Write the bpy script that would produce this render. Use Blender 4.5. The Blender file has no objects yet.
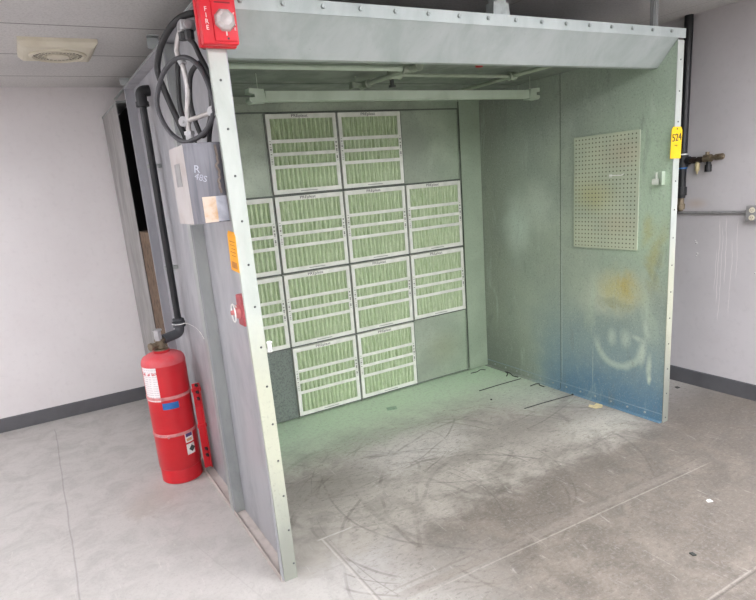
import bpy, bmesh, math, random
from mathutils import Vector, Matrix
random.seed(7)
S = bpy.context.scene
COL = S.collection
PI = math.pi

# ------------------------------------------------------------------ colour + node helpers
def lin(c):
    def f(v):
        v = v/255.0
        return v/12.92 if v <= 0.04045 else ((v+0.055)/1.055)**2.4
    return (f(c[0]), f(c[1]), f(c[2]), 1.0)

class N:
    """small expression builder over shader nodes"""
    def __init__(s, tree): s.t = tree
    def new(s, kind): return s.t.nodes.new(kind)
    def link(s, a, b): s.t.links.new(a, b)
    def setin(s, sock, v):
        if isinstance(v, bpy.types.NodeSocket): s.link(v, sock)
        else: sock.default_value = v
    def m(s, op, a, b=None, c=None, clamp=False):
        n = s.new('ShaderNodeMath'); n.operation = op; n.use_clamp = clamp
        s.setin(n.inputs[0], a)
        if b is not None: s.setin(n.inputs[1], b)
        if c is not None: s.setin(n.inputs[2], c)
        return n.outputs[0]
    def add(s, a, b): return s.m('ADD', a, b)
    def sub(s, a, b): return s.m('SUBTRACT', a, b)
    def mul(s, a, b): return s.m('MULTIPLY', a, b)
    def pos(s):
        g = s.new('ShaderNodeNewGeometry'); x = s.new('ShaderNodeSeparateXYZ')
        s.link(g.outputs['Position'], x.inputs[0]); return g.outputs['Position'], x.outputs[0], x.outputs[1], x.outputs[2]
    def obj(s):
        g = s.new('ShaderNodeTexCoord'); x = s.new('ShaderNodeSeparateXYZ')
        s.link(g.outputs['Object'], x.inputs[0]); return g.outputs['Object'], x.outputs[0], x.outputs[1], x.outputs[2]
    def noise(s, vec, scale, detail=3, rough=0.55, dist=0.0):
        n = s.new('ShaderNodeTexNoise'); s.link(vec, n.inputs['Vector'])
        n.inputs['Scale'].default_value = scale; n.inputs['Detail'].default_value = detail
        n.inputs['Roughness'].default_value = rough; n.inputs['Distortion'].default_value = dist
        return n.outputs[0]
    def scale(s, vec, sc, off=(0, 0, 0), rot=(0, 0, 0)):
        n = s.new('ShaderNodeMapping'); s.link(vec, n.inputs[0])
        n.inputs['Scale'].default_value = sc; n.inputs['Location'].default_value = off; n.inputs['Rotation'].default_value = rot
        return n.outputs[0]
    def ramp(s, v, a, b, lo=0.0, hi=1.0):
        n = s.new('ShaderNodeMapRange'); n.interpolation_type = 'SMOOTHSTEP'
        s.setin(n.inputs['Value'], v); n.inputs['From Min'].default_value = a; n.inputs['From Max'].default_value = b
        if a > b:
            n.inputs['From Min'].default_value = b; n.inputs['From Max'].default_value = a
            lo, hi = hi, lo
        n.inputs['To Min'].default_value = lo; n.inputs['To Max'].default_value = hi
        return n.outputs[0]
    def mix(s, a, b, f):
        n = s.new('ShaderNodeMix'); n.data_type = 'RGBA'; n.clamp_factor = True
        s.setin(n.inputs[0], f); s.setin(n.inputs[6], a); s.setin(n.inputs[7], b)
        return n.outputs[2]
    def blob(s, u, v, cu, cv, ru, rv, soft=0.0, ang=0.0):
        """1 in the middle of an ellipse, 0 outside"""
        du = s.sub(u, cu); dv = s.sub(v, cv)
        if ang:
            c, sn = math.cos(ang), math.sin(ang)
            du, dv = s.add(s.mul(du, c), s.mul(dv, sn)), s.sub(s.mul(dv, c), s.mul(du, sn))
        du = s.mul(du, 1/ru); dv = s.mul(dv, 1/rv)
        d = s.m('SQRT', s.add(s.mul(du, du), s.mul(dv, dv)))
        return s.ramp(d, 1.0, soft)
    def line(s, v, at, w, soft=0.5):
        return s.ramp(s.m('ABSOLUTE', s.sub(v, at)), w, w*soft)
    def between(s, v, a, b, soft=0.02):
        return s.mul(s.ramp(v, a-soft, a+soft), s.ramp(v, b+soft, b-soft))

def newmat(name, rough=0.6, metal=0.0, spec=0.5):
    m = bpy.data.materials.new(name); m.use_nodes = True
    b = m.node_tree.nodes['Principled BSDF']
    b.inputs['Roughness'].default_value = rough; b.inputs['Metallic'].default_value = metal
    b.inputs['Specular IOR Level'].default_value = spec
    return m, N(m.node_tree), b

def bump(n, b, h, strength=0.2, dist=0.005):
    k = n.new('ShaderNodeBump'); k.inputs['Strength'].default_value = strength; k.inputs['Distance'].default_value = dist
    n.link(h, k.inputs['Height']); n.link(k.outputs[0], b.inputs['Normal'])

def simple(name, c, rough=0.55, metal=0.0, var=0.12, scale=30, c2=None, spec=0.5, bmp=0.0, ns=(1, 1, 1)):
    m, n, b = newmat(name, rough, metal, spec)
    P = n.obj()[0]
    f = n.noise(n.scale(P, ns), scale, 4)
    A = lin(c); B = lin(c2) if c2 else tuple(v*(1-var*2) for v in A[:3])+(1,)
    n.link(n.mix(A, B, n.ramp(f, 0.4, 0.75)), b.inputs['Base Color'])
    if bmp: bump(n, b, f, bmp)
    return m

# ------------------------------------------------------------------ mesh helpers
def new_bm(): return bmesh.new()
def box(bm, a, b, bev=0.0):
    a = Vector(a); b = Vector(b)
    t = bmesh.new()
    bmesh.ops.create_cube(t, size=1.0)
    c = (a+b)/2; d = b-a
    for v in t.verts: v.co = Vector((c.x+v.co.x*d.x, c.y+v.co.y*d.y, c.z+v.co.z*d.z))
    if bev > 0: bmesh.ops.bevel(t, geom=t.edges[:], offset=bev, segments=2, affect='EDGES', profile=0.5)
    merge(bm, t)
def merge(bm, t, M=None):
    if M is not None: bmesh.ops.transform(t, matrix=M, verts=t.verts)
    me = bpy.data.meshes.new('tmp'); t.to_mesh(me); bm.from_mesh(me); bpy.data.meshes.remove(me); t.free()
def cyl(bm, p0, p1, r, seg=20, r2=None, cap=True):
    p0 = Vector(p0); p1 = Vector(p1); d = p1-p0
    t = bmesh.new()
    bmesh.ops.create_cone(t, cap_ends=cap, segments=seg, radius1=r, radius2=r if r2 is None else r2, depth=d.length)
    q = d.to_track_quat('Z', 'Y').to_matrix().to_4x4()
    merge(bm, t, Matrix.Translation((p0+p1)/2) @ q)
def lathe(bm, prof, center, seg=40, axis=None):
    """prof: list of (r, h) ; axis matrix optional"""
    t = bmesh.new(); rings = []
    for r, h in prof:
        rings.append([t.verts.new((max(r, 1e-5)*math.cos(2*PI*k/seg), max(r, 1e-5)*math.sin(2*PI*k/seg), h)) for k in range(seg)])
    for a, b in zip(rings, rings[1:]):
        for k in range(seg): t.faces.new((a[k], a[(k+1) % seg], b[(k+1) % seg], b[k]))
    t.faces.new(list(reversed(rings[0]))); t.faces.new(rings[-1])
    M = Matrix.Translation(center)
    if axis is not None: M = M @ axis
    merge(bm, t, M)
def catmull(pts, n=8, closed=False):
    P = [Vector(p) for p in pts]; out = []
    m = len(P)
    rng = range(m) if closed else range(m-1)
    for i in rng:
        if closed: a, b, c, d = P[(i-1) % m], P[i], P[(i+1) % m], P[(i+2) % m]
        else: a, b, c, d = P[max(i-1, 0)], P[i], P[i+1], P[min(i+2, m-1)]
        for k in range(n):
            t = k/n
            out.append(0.5*((2*b)+(c-a)*t+(2*a-5*b+4*c-d)*t*t+(3*b-3*c+d-a)*t**3))
    if not closed: out.append(P[-1])
    return out
def tube(bm, pts, r, seg=10, closed=False):
    t = bmesh.new(); rings = []; m = len(pts); pts = [Vector(p) for p in pts]
    up = None
    for i, p in enumerate(pts):
        if closed: d = pts[(i+1) % m]-pts[i-1]
        else: d = pts[min(i+1, m-1)]-pts[max(i-1, 0)]
        d.normalize()
        if up is None:
            up = Vector((0, 0, 1)) if abs(d.z) < .9 else Vector((1, 0, 0))
        s = d.cross(up)
        if s.length < 1e-4: s = d.orthogonal()
        s.normalize(); up = s.cross(d).normalized()
        rings.append([t.verts.new(p+r*(math.cos(2*PI*k/seg)*s+math.sin(2*PI*k/seg)*up)) for k in range(seg)])
    pr = list(zip(rings, rings[1:]+([rings[0]] if closed else [])))
    for a, b in pr:
        off = 0
        if a is rings[-1]:
            off = min(range(seg), key=lambda q: (a[0].co-b[q].co).length)
        for k in range(seg): t.faces.new((a[k], a[(k+1) % seg], b[(k+1+off) % seg], b[(k+off) % seg]))
    if not closed:
        t.faces.new(list(reversed(rings[0]))); t.faces.new(rings[-1])
    merge(bm, t)
def quadp(bm, pts):
    vs = [bm.verts.new(p) for p in pts]; bm.faces.new(vs)
def prism(bm, poly, axis, a, b):
    """extrude 2-D polygon along axis between a and b. axis 0: (y,z) 1: (x,z) 2: (x,y)"""
    def mk(p, v):
        return {0: (v, p[0], p[1]), 1: (p[0], v, p[1]), 2: (p[0], p[1], v)}[axis]
    A = [bm.verts.new(mk(p, a)) for p in poly]; B = [bm.verts.new(mk(p, b)) for p in poly]
    bm.faces.new(A); bm.faces.new(list(reversed(B)))
    for i in range(len(poly)):
        j = (i+1) % len(poly); bm.faces.new((A[i], B[i], B[j], A[j]))

def obj(name, bm, mat, parent=None, smooth=False, label=None, loc=None):
    """loc: world origin of the object (verts given in world coordinates)"""
    bmesh.ops.recalc_face_normals(bm, faces=bm.faces[:])
    me = bpy.data.meshes.new(name); 
    base = Vector(loc) if loc is not None else (parent_world(parent) if parent else Vector((0, 0, 0)))
    if base.length: bmesh.ops.translate(bm, vec=-base, verts=bm.verts[:])
    bm.to_mesh(me); bm.free()
    if smooth:
        for p in me.polygons: p.use_smooth = True
        try: me.set_sharp_from_angle(angle=math.radians(40))
        except Exception: pass
    me.materials.append(mat)
    o = bpy.data.objects.new(name, me); COL.objects.link(o)
    if parent:
        o.parent = parent; o.location = base-parent_world(parent)
    else: o.location = base
    if label: o['label'] = label
    return o
WLD = {}
def parent_world(o):
    v = Vector((0, 0, 0))
    while o is not None:
        v += o.location; o = o.parent
    return v
def tag(o, label, cat, group=None, kind=None):
    o['label'] = label; o['category'] = cat
    if group: o['group'] = group
    if kind: o['kind'] = kind
    return o
def thing(name, label, cat, loc=(0, 0, 0), group=None):
    o = bpy.data.objects.new(name, None); COL.objects.link(o); o.location = loc; o.empty_display_size = .05
    return tag(o, label, cat, group)
def struct(name, bm, mat):
    o = obj(name, bm, mat); o['kind'] = 'structure'; return o
def text(name, body, mat, M, size, parent, depth=0.0006, sx=1.0):
    cu = bpy.data.curves.new(name, 'FONT'); cu.body = body; cu.size = size; cu.extrude = depth
    cu.align_x = 'CENTER'; cu.align_y = 'CENTER'; cu.space_line = 0.85
    t = bpy.data.objects.new('t', cu); COL.objects.link(t)
    dg = bpy.context.evaluated_depsgraph_get()
    me = bpy.data.meshes.new_from_object(t.evaluated_get(dg)); bpy.data.objects.remove(t)
    bm = bmesh.new(); bm.from_mesh(me)
    bmesh.ops.transform(bm, matrix=M @ Matrix.Diagonal((sx, 1, 1, 1)), verts=bm.verts[:])
    return obj(name, bm, mat, parent)
# orientation matrices for text: facing -y, facing -x
FACE_Y = Matrix.Rotation(PI/2, 4, 'X')
FACE_X = Matrix.Rotation(-PI/2, 4, 'Z') @ Matrix.Rotation(PI/2, 4, 'X')

# ------------------------------------------------------------------ key dimensions (metres)
XI, XO = 0.588, 0.534          # left sheet, left outer lip
XR, XRO = 3.045, 3.098         # right sheet, right outer lip
YD = 1.60                      # filter rack
ZT = 2.222                     # booth top
ZC = 2.15                      # underside of roof
YB, XW, HC = 2.88, 3.766, 2.42

# ------------------------------------------------------------------ materials
def mat_floor():
    m, n, b = newmat('concrete_floor', 0.55)
    P, x, y, z = n.pos()
    big = n.noise(P, 1.3, 5, .6, .3); mid = n.noise(P, 6, 6, .7, .6); fine = n.noise(P, 45, 4, .7); spk = n.noise(P, 130, 2, .5)
    wx = n.add(x, n.mul(n.sub(big, .5), .7)); wy = n.add(y, n.mul(n.sub(mid, .5), .45))
    c = n.mix(lin((178, 174, 170)), lin((166, 162, 158)), n.ramp(mid, .40, .70))
    c = n.mix(c, lin((200, 195, 190)), n.mul(n.ramp(big, .5, .75), .5))
    # trodden, browner area in front of the booth
    fr = n.mul(n.ramp(wx, .75, 1.5), n.ramp(wy, .55, -.15))
    c = n.mix(c, n.mix(lin((98, 91, 83)), lin((126, 117, 107)), n.ramp(mid, .35, .66)), n.mul(fr, .95))
    # inside: grey working area
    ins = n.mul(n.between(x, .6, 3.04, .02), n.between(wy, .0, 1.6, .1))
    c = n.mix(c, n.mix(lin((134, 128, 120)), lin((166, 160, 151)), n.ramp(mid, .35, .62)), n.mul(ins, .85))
    c = n.mix(c, lin((198, 194, 188)), n.mul(n.blob(wx, wy, 1.62, .72, .62, .36, .1), .7))
    # dark dirt patches
    for (cx, cy, rx, ry, k) in ((1.0, .62, .42, .30, .55), (2.35, .50, .6, .22, .4), (2.0, -.1, .8, .25, .4), (3.35, .0, .7, .55, .5), (2.6, -.75, .8, .22, .3), (1.55, 1.0, .8, .14, .35), (1.75, -.22, .3, .2, .5)):
        c = n.mix(c, lin((92, 86, 80)), n.mul(n.mul(n.blob(wx, wy, cx, cy, rx, ry, .05), k), n.ramp(mid, .25, .65)))
    # sweeping scuff arcs
    P2 = n.scale(P, (1, 1, 1)); wob = n.mul(n.sub(n.noise(P2, 1.2, 2), .5), .16)
    arcs = ((1.6, .35, .62, .75, .012), (1.75, .15, .95, .80, .010), (1.35, .75, .55, .35, .010), (1.9, .9, 1.1, .36, .012), (1.2, .2, .5, .6, .009), (2.3, .5, .9, .45, .01), (1.5, -.5, .8, 1.0, .012), (2.0, -.9, 1.1, 1.35, .01), (1.0, 1.1, 1.2, .62, .009), (2.6, .1, 1.3, .5, .01), (1.25, .05, .42, .85, .008), (2.2, 1.2, 1.25, .75, .01), (1.5, .6, .75, .48, .03), (1.7, .55, 1.0, .55, .02), (1.15, .55, .42, .25, .03), (1.35, .1, .7, .62, .012), (1.9, .2, .8, .9, .02), (1.3, -.35, .75, 1.1, .03), (2.1, -.1, 1.0, .95, .012), (1.0, -.2, .62, .95, .02))
    brk = n.ramp(n.noise(P, 3.3, 4), .42, .6)
    for i, (cx, cy, rx, ry, w) in enumerate(arcs):
        du = n.mul(n.sub(x, cx), 1/rx); dv = n.mul(n.sub(y, cy), 1/ry)
        d = n.add(n.m('SQRT', n.add(n.mul(du, du), n.mul(dv, dv))), wob)
        c = n.mix(c, lin((80, 74, 69)), n.mul(n.mul(n.mul(n.line(d, 1.0, w*.9), brk), n.between(y, -.5, 1.25, .2)), n.mul(n.between(x, .65, 3.0, .1), .38 if w < .015 else .26)))
    sw = n.noise(n.scale(P, (2.0, 14, 1), rot=(0, 0, .25)), 4, 6, .75, .7)
    c = n.mix(c, lin((120, 114, 108)), n.mul(n.mul(n.ramp(sw, .54, .72), .30), n.mul(n.between(x, .65, 3.3, .2), n.between(y, -1.3, 1.15, .2))))
    sw2 = n.noise(n.scale(P, (13, 2, 1), rot=(0, 0, -.5)), 3, 6, .75, .8)
    c = n.mix(c, lin((212, 207, 202)), n.mul(n.mul(n.ramp(sw2, .58, .72), .35), n.between(y, -1.5, 1.2, .2)))
    # green overspray settled towards the filters
    g = n.mul(n.between(x, .6, 3.05, .01), n.ramp(n.add(y, n.mul(n.sub(mid, .5), .35)), .72, 1.42))
    c = n.mix(c, lin((188, 214, 182)), n.mul(g, .92))
    c = n.mix(c, lin((190, 205, 185)), n.mul(n.blob(wx, wy, 2.85, .95, .5, .5, .1), .55))
    c = n.mix(c, lin((205, 202, 190)), n.mul(n.blob(wx, wy, 2.75, .22, .5, .2, .1), .5))
    # old tape and joint lines
    def ln(mask, col, k): 
        nonlocal c
        c = n.mix(c, lin(col), n.mul(mask, k))
    ln(n.mul(n.line(y, n_const(-.385, n, x, -.03), .028, .6), n.between(x, .9, 2.75, .1)), (132, 124, 116), .55)
    ln(n.mul(n.line(y, n_const(-.425, n, x, -.03), .005, .5), n.between(x, .9, 2.75, .1)), (178, 171, 163), .4)
    ln(n.mul(n.line(y, n_const(-.335, n, x, -.03), .007, .5), n.between(x, .9, 2.75, .1)), (118, 110, 104), .5)
    ln(n.mul(n.line(y, -1.03, .006, .2), n.ramp(x, 1.4, 1.5)), (158, 151, 144), .7)
    ln(n.mul(n.line(y, -1.042, .005, .4), n.ramp(x, 1.4, 1.5)), (84, 78, 74), .7)  # thin shadow beside the joint line, put into the floor colour
    ln(n.mul(n.line(y, .18, .007, .5), n.between(x, .78, .96, .01)), (200, 194, 188), .6)
    ln(n.mul(n.line(x, .80, .006, .5), n.between(y, -1.2, .18, .01)), (192, 186, 180), .6)
    ln(n.mul(n.line(x, .812, .005, .5), n.between(y, -1.2, .17, .01)), (130, 124, 118), .6)
    ln(n.mul(n.line(y, .10, .004, .5), n.between(x, 2.2, 2.7, .1)), (140, 134, 128), .6)
    ck = n.add(x, n.mul(n.sub(n.noise(P, 2.5, 5), .5), .03))
    ln(n.mul(n.line(ck, -.21, .006, .1), n.ramp(y, 2.7, 2.6)), (126, 121, 118), .55)
    ln(n.mul(n.line(n.add(ck, n.mul(y, .25)), .42, .005, .3), n.between(y, -.4, .6, .2)), (150, 145, 141), .25)
    ln(n.blob(wx, wy, .22, 1.05, .16, .22, .1), (160, 146, 136), .45)
    gr = n.noise(n.scale(P, (5, 11, 1), rot=(0, 0, .3)), 5, 8, .85, .5)
    c = n.mix(c, lin((88, 82, 76)), n.mul(n.ramp(gr, .52, .62), n.mul(n.mul(n.ramp(wx, .6, 1.0), n.ramp(y, 1.35, .9)), .55)))
    c = n.mix(c, lin((168, 161, 152)), n.mul(n.ramp(gr, .45, .33), n.mul(n.mul(n.ramp(wx, .7, 1.2), n.ramp(y, 1.2, .8)), .38)))
    # light speckle, spilt powder
    c = n.mix(c, lin((232, 230, 228)), n.mul(n.ramp(spk, .70, .76), n.mul(n.blob(x, y, 1.9, .5, 1.0, .5, .1), .8)))
    c = n.mix(c, lin((112, 106, 100)), n.mul(n.ramp(n.noise(P, 38, 6, .85), .50, .68), n.mul(n.ramp(wx, .6, 1.2), .45)))
    c = n.mix(c, lin((150, 144, 140)), n.mul(n.ramp(n.noise(P, 60, 5, .85), .48, .68), .45))
    n.link(c, b.inputs['Base Color'])
    n.link(n.ramp(mid, .3, .7, .42, .65), b.inputs['Roughness'])
    bump(n, b, n.add(fine, mid), .12, .003)
    return m
def n_const(v0, n, x, k):
    return n.add(n.mul(x, k), v0-k*1.8)

def mat_right_wall():
    """galvanised sheet with layers of overspray"""
    m, n, b = newmat('oversprayed_sheet', .5, .15)
    P, x, y, z = n.pos()
    big = n.noise(P, 2.2, 4, .6, .4); mid = n.noise(P, 9, 5, .65); fine = n.noise(P, 110, 3, .7)
    wy = n.add(y, n.mul(n.sub(big, .5), .35)); wz = n.add(z, n.mul(n.sub(mid, .5), .16))
    c = n.mix(lin((156, 168, 154)), lin((172, 184, 166)), n.ramp(big, .35, .7))
    c = n.mix(c, lin((178, 200, 174)), n.mul(n.mul(n.ramp(wz, .75, 1.15), n.ramp(wy, .75, .1)), .85))       # pale green near the opening
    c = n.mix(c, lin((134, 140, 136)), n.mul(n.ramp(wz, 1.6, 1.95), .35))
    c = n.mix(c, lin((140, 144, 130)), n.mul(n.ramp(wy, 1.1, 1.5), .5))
    c = n.mix(c, lin((124, 152, 164)), n.mul(n.mul(n.ramp(wz, .85, .15), n.ramp(wy, 1.25, .8)), .8))                                      # blue foot
    c = n.mix(c, lin((92, 132, 160)), n.mul(n.mul(n.ramp(wz, .34, .05), n.ramp(wy, 1.15, .5)), .85))
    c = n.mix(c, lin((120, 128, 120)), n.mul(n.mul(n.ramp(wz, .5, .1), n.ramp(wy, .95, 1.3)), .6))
    c = n.mix(c, lin((200, 216, 202)), n.mul(n.blob(wy, wz, 1.20, 1.18, .18, .36, .0), .9))               # pale drift
    c = n.mix(c, lin((200, 214, 198)), n.mul(n.blob(wy, wz, 1.0, 1.32, .26, .26, .0, .5), .75))
    c = n.mix(c, lin((206, 214, 192)), n.mul(n.blob(wy, wz, .38, .76, .42, .20, .0, -.2), .85))
    c = n.mix(c, lin((186, 202, 180)), n.mul(n.blob(wy, wz, .55, .72, .07, .3, .0), .6))
    c = n.mix(c, lin((186, 202, 180)), n.mul(n.blob(wy, wz, .13, .72, .07, .34, .0), .6))
    c = n.mix(c, lin((188, 180, 112)), n.mul(n.blob(wy, wz, .33, .80, .26, .18, .0), .75))                  # yellow cloud
    c = n.mix(c, lin((190, 166, 80)), n.mul(n.blob(wy, wz, .29, .83, .10, .14, .0), .5))
    c = n.mix(c, lin((170, 162, 96)), n.mul(n.blob(wy, wz, .07, 1.02, .07, .3, .0), .6))
    c = n.mix(c, lin((176, 172, 110)), n.mul(n.blob(wy, wz, .16, 1.17, .06, .14, .0), .6))
    c = n.mix(c, lin((138, 140, 112)), n.mul(n.blob(wy, wz, .36, .70, .22, .04, .0), .4))
    # smiley: two eyes, a mouth, a few strokes
    sc = (198, 214, 196)
    sy = n.add(y, n.mul(n.sub(mid, .5), .03)); sz = n.add(z, n.mul(n.sub(mid, .5), .03))
    c = n.mix(c, lin(sc), n.mul(n.blob(sy, sz, .375, .475, .055, .085, .1), .65))
    c = n.mix(c, lin(sc), n.mul(n.blob(sy, sz, .275, .48, .055, .095, .1), .65))
    du = n.mul(n.sub(sy, .325), 1/.165); dv = n.mul(n.sub(sz, .45), 1/.16)
    d = n.m('SQRT', n.add(n.mul(du, du), n.mul(dv, dv)))
    c = n.mix(c, lin(sc), n.mul(n.mul(n.line(d, 1.0, .25, .0), n.ramp(z, .50, .38)), .7))
    for (cy, cz, ry, rz, a, k) in ((.150, .42, .035, .13, .1, .75), (.105, .33, .030, .13, 0, .75), (.10, .25, .02, .045, 0, .95), (.19, .5, .07, .025, .3, .6), (.13, .56, .03, .09, -.2, .5)):
        c = n.mix(c, lin((204, 218, 200)), n.mul(n.blob(sy, sz, cy, cz, ry, rz, .1, a), k))
    stn = n.noise(n.scale(P, (1, 1.6, .45)), 5, 5, .7, .5)
    c = n.mix(c, lin((196, 210, 196)), n.mul(n.ramp(stn, .54, .74), .45))
    c = n.mix(c, lin((120, 128, 120)), n.mul(n.ramp(stn, .45, .28), .45))
    c = n.mix(c, lin((196, 210, 200)), n.mul(n.mul(n.line(y, .790, .005, .3), n.between(z, .1, .95, .1)), .6))
    c = n.mix(c, lin((70, 78, 70)), n.mul(n.line(y, .80, .005, .4), .7))
    c = n.mix(c, lin((150, 172, 186)), n.mul(n.mul(n.line(z, .052, .004, .3), n.ramp(x, 3.0, 3.01)), .6))
    # bare galvanising showing at the joints, spangle
    c = n.mix(c, lin((176, 190, 186)), n.mul(n.mul(n.line(y, .522, .004, .5), n.between(z, .12, .38, .05)), .7))
    c = n.mix(c, lin((104, 112, 104)), n.mul(n.ramp(n.noise(P, 85, 4, .85), .50, .68), .45))
    c = n.mix(c, lin((214, 220, 212)), n.mul(n.ramp(n.noise(P, 120, 3, .8), .56, .70), .40))
    n.link(c, b.inputs['Base Color'])
    bump(n, b, fine, .15, .002)
    return m

def mat_green_sheet():
    m, n, b = newmat('green_dusted_sheet', .55, .15)
    P, x, y, z = n.pos()
    big = n.noise(P, 2.5, 4, .6, .3); mid = n.noise(P, 12, 5, .65); fine = n.noise(P, 100, 3, .7)
    c = n.mix(lin((148, 158, 142)), lin((176, 188, 168)), n.ramp(big, .35, .7))
    c = n.mix(c, lin((164, 186, 158)), n.mul(n.ramp(n.add(x, n.mul(n.sub(mid, .5), .2)), 2.35, 2.95), .5))
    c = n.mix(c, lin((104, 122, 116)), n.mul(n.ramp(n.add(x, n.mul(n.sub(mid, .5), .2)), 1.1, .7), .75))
    c = n.mix(c, lin((124, 132, 122)), n.mul(n.ramp(n.noise(P, 85, 4, .85), .5, .68), .45))
    c = n.mix(c, lin((150, 152, 118)), n.mul(n.blob(x, z, 2.6, .25, .25, .2, 0), .35))
    n.link(c, b.inputs['Base Color']); bump(n, b, fine, .15, .002)
    return m

def mat_galv(name, c1, c2, metal=.3, rough=.42):
    m, n, b = newmat(name, rough, metal)
    P, x, y, z = n.pos()
    a = n.noise(n.scale(P, (1, 1, .35)), 5, 5, .65, .4); f = n.noise(P, 60, 4, .7)
    c = n.mix(lin(c1), lin(c2), n.ramp(a, .35, .7))
    c = n.mix(c, lin(tuple(int(v*.8) for v in c2)), n.mul(n.ramp(f, .6, .8), .4))
    n.link(c, b.inputs['Base Color'])
    n.link(n.ramp(a, .3, .7, rough-.1, rough+.15), b.inputs['Roughness'])
    return m

def mat_wall(name, c1, c2, marks=False):
    m, n, b = newmat(name, .7)
    P, x, y, z = n.pos()
    big = n.noise(P, 1.2, 4, .6); fine = n.noise(P, 25, 5, .6)
    c = n.mix(lin(c1), lin(c2), n.ramp(big, .35, .7))
    c = n.mix(c, lin(tuple(int(v*.93) for v in c2)), n.mul(n.ramp(fine, .5, .8), .35))
    if marks:
        for (cy, cz, r) in ((.285, 1.0, .011), (.292, 1.015, .006), (.275, .93, .010), (.28, .915, .006), (-.1, .83, .008)):
            c = n.mix(c, lin((236, 234, 232)), n.mul(n.blob(y, z, cy, cz, r, r, .4), .9))
            c = n.mix(c, lin((80, 74, 72)), n.mul(n.blob(y, z, cy+.004, cz-.004, r*.45, r*.45, .4), .9))
        for (cy, z0, z1, w) in ((.135, .62, 1.14, .0022), (.115, .5, 1.1, .0018), (.09, .75, 1.16, .002), (.05, .55, 1.02, .0016), (.15, .7, .95, .0016), (.02, .8, 1.15, .0014)):
            yy = n.add(y, n.mul(n.sub(n.noise(P, 6, 3), .5), .035))
            c = n.mix(c, lin((228, 222, 222)), n.mul(n.mul(n.line(yy, cy, w*1.6, .3), n.between(z, z0, z1, .03)), .8))
        c = n.mix(c, lin((190, 168, 152)), n.mul(n.blob(y, z, .30, 1.26, .10, .05, 0), .5))
    n.link(c, b.inputs['Base Color']); bump(n, b, fine, .18, .004)
    return m

def mat_ceiling():
    m, n, b = newmat('ceiling_tile', .85)
    P, x, y, z = n.pos()
    spk = n.noise(P, 90, 3, .8); big = n.noise(P, 1.5, 3)
    c = n.mix(lin((214, 212, 210)), lin((196, 194, 192)), n.ramp(spk, .45, .65))
    c = n.mix(c, lin((190, 188, 186)), n.mul(n.ramp(big, .4, .7), .35))
    fy = n.m('FRACT', n.mul(n.add(y, .61*20-.035), 1/.61)); fx = n.m('FRACT', n.mul(n.add(x, 12.2+.115), 1/1.22))
    e = .005/.61
    sy = n.ramp(n.m('ABSOLUTE', n.sub(fy, .5)), .5-e*1.6, .5-e*.6)
    sx = n.ramp(n.m('ABSOLUTE', n.sub(fx, .5)), .5-e*.6, .5-e*.2)
    c = n.mix(c, lin((96, 92, 90)), n.mul(sy, .85)); c = n.mix(c, lin((150, 145, 142)), n.mul(sx, .5))
    n.link(c, b.inputs['Base Color']); bump(n, b, spk, .2, .003)
    return m

M_floor = mat_floor(); M_right = mat_right_wall(); M_green = mat_green_sheet(); M_ceil = mat_ceiling()
M_wallb = mat_wall('white_painted_wall', (226, 222, 222), (220, 215, 215))
M_wallr = mat_wall('grey_painted_block', (204, 200, 202), (195, 191, 193), True)
M_base = simple('vinyl_baseboard', (92, 92, 95), .5, var=.1, scale=8)
M_out = mat_galv('galvanised_outer', (176, 176, 180), (156, 157, 162), .25, .42)
M_outg = mat_galv('galvanised_flange', (168, 172, 170), (146, 150, 150), .25, .45)
def mat_flange():
    m, n, b = newmat('overspray_front_flange', .5, .05)
    P, x, y, z = n.pos()
    a = n.noise(n.scale(P, (1, 1, .35)), 6, 5, .65, .4); f = n.noise(P, 70, 4, .8)
    c = n.mix(lin((190, 196, 190)), lin((174, 182, 174)), n.ramp(a, .35, .7))
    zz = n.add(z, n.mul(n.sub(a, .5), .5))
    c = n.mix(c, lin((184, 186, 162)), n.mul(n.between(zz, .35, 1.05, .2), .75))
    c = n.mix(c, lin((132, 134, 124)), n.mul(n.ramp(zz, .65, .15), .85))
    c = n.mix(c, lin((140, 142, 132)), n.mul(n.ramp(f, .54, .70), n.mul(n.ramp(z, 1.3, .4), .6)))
    n.link(c, b.inputs['Base Color']); bump(n, b, f, .2, .002); return m
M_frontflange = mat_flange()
M_header = mat_galv('header_sheet', (178, 186, 184), (162, 172, 168), .15, .45)
M_plen = mat_galv('plenum_sheet', (166, 164, 162), (146, 144, 142), .2, .5)
M_dark = simple('dark_void_shade', (34, 32, 32), .8)  # near-black that stands in for the shade inside hollows
M_basech = simple('dusty_base_channel', (186, 176, 170), .7, var=.1, scale=14)
M_roof = mat_galv('roof_sheet_green', (134, 142, 132), (120, 130, 120), .1, .6)
M_rivet = simple('dull_steel', (96, 98, 98), .4, .6)
M_bolt = simple('plated_bolt', (176, 184, 182), .3, .6)
M_card = simple('pale_card', (206, 212, 200), .7, var=.06, scale=12)
M_ink = simple('dark_ink', (66, 68, 66), .7)
M_black = simple('black_rubber', (38, 38, 40), .45)
M_blackpipe = simple('black_painted_pipe', (30, 31, 34), .4, var=.2, scale=12)
M_red = simple('red_enamel', (206, 34, 44), .32, c2=(188, 26, 38), scale=5)
M_redp = simple('red_plastic', (226, 36, 52), .4, c2=(210, 28, 44), scale=6)
M_redcap = simple('dusty_red', (206, 92, 98), .6, c2=(214, 60, 68), scale=9)
M_white = simple('white_plastic', (236, 236, 232), .5)
M_cream = simple('cream_plastic', (222, 216, 196), .5, c2=(210, 202, 180), scale=6)
M_brass = simple('weathered_brass', (140, 128, 108), .42, .55, c2=(96, 78, 58), scale=40)
M_alu = simple('cast_aluminium', (188, 188, 190), .38, .5)
M_yellow = simple('yellow_card', (238, 196, 20), .6, c2=(230, 188, 12), scale=8)
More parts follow.
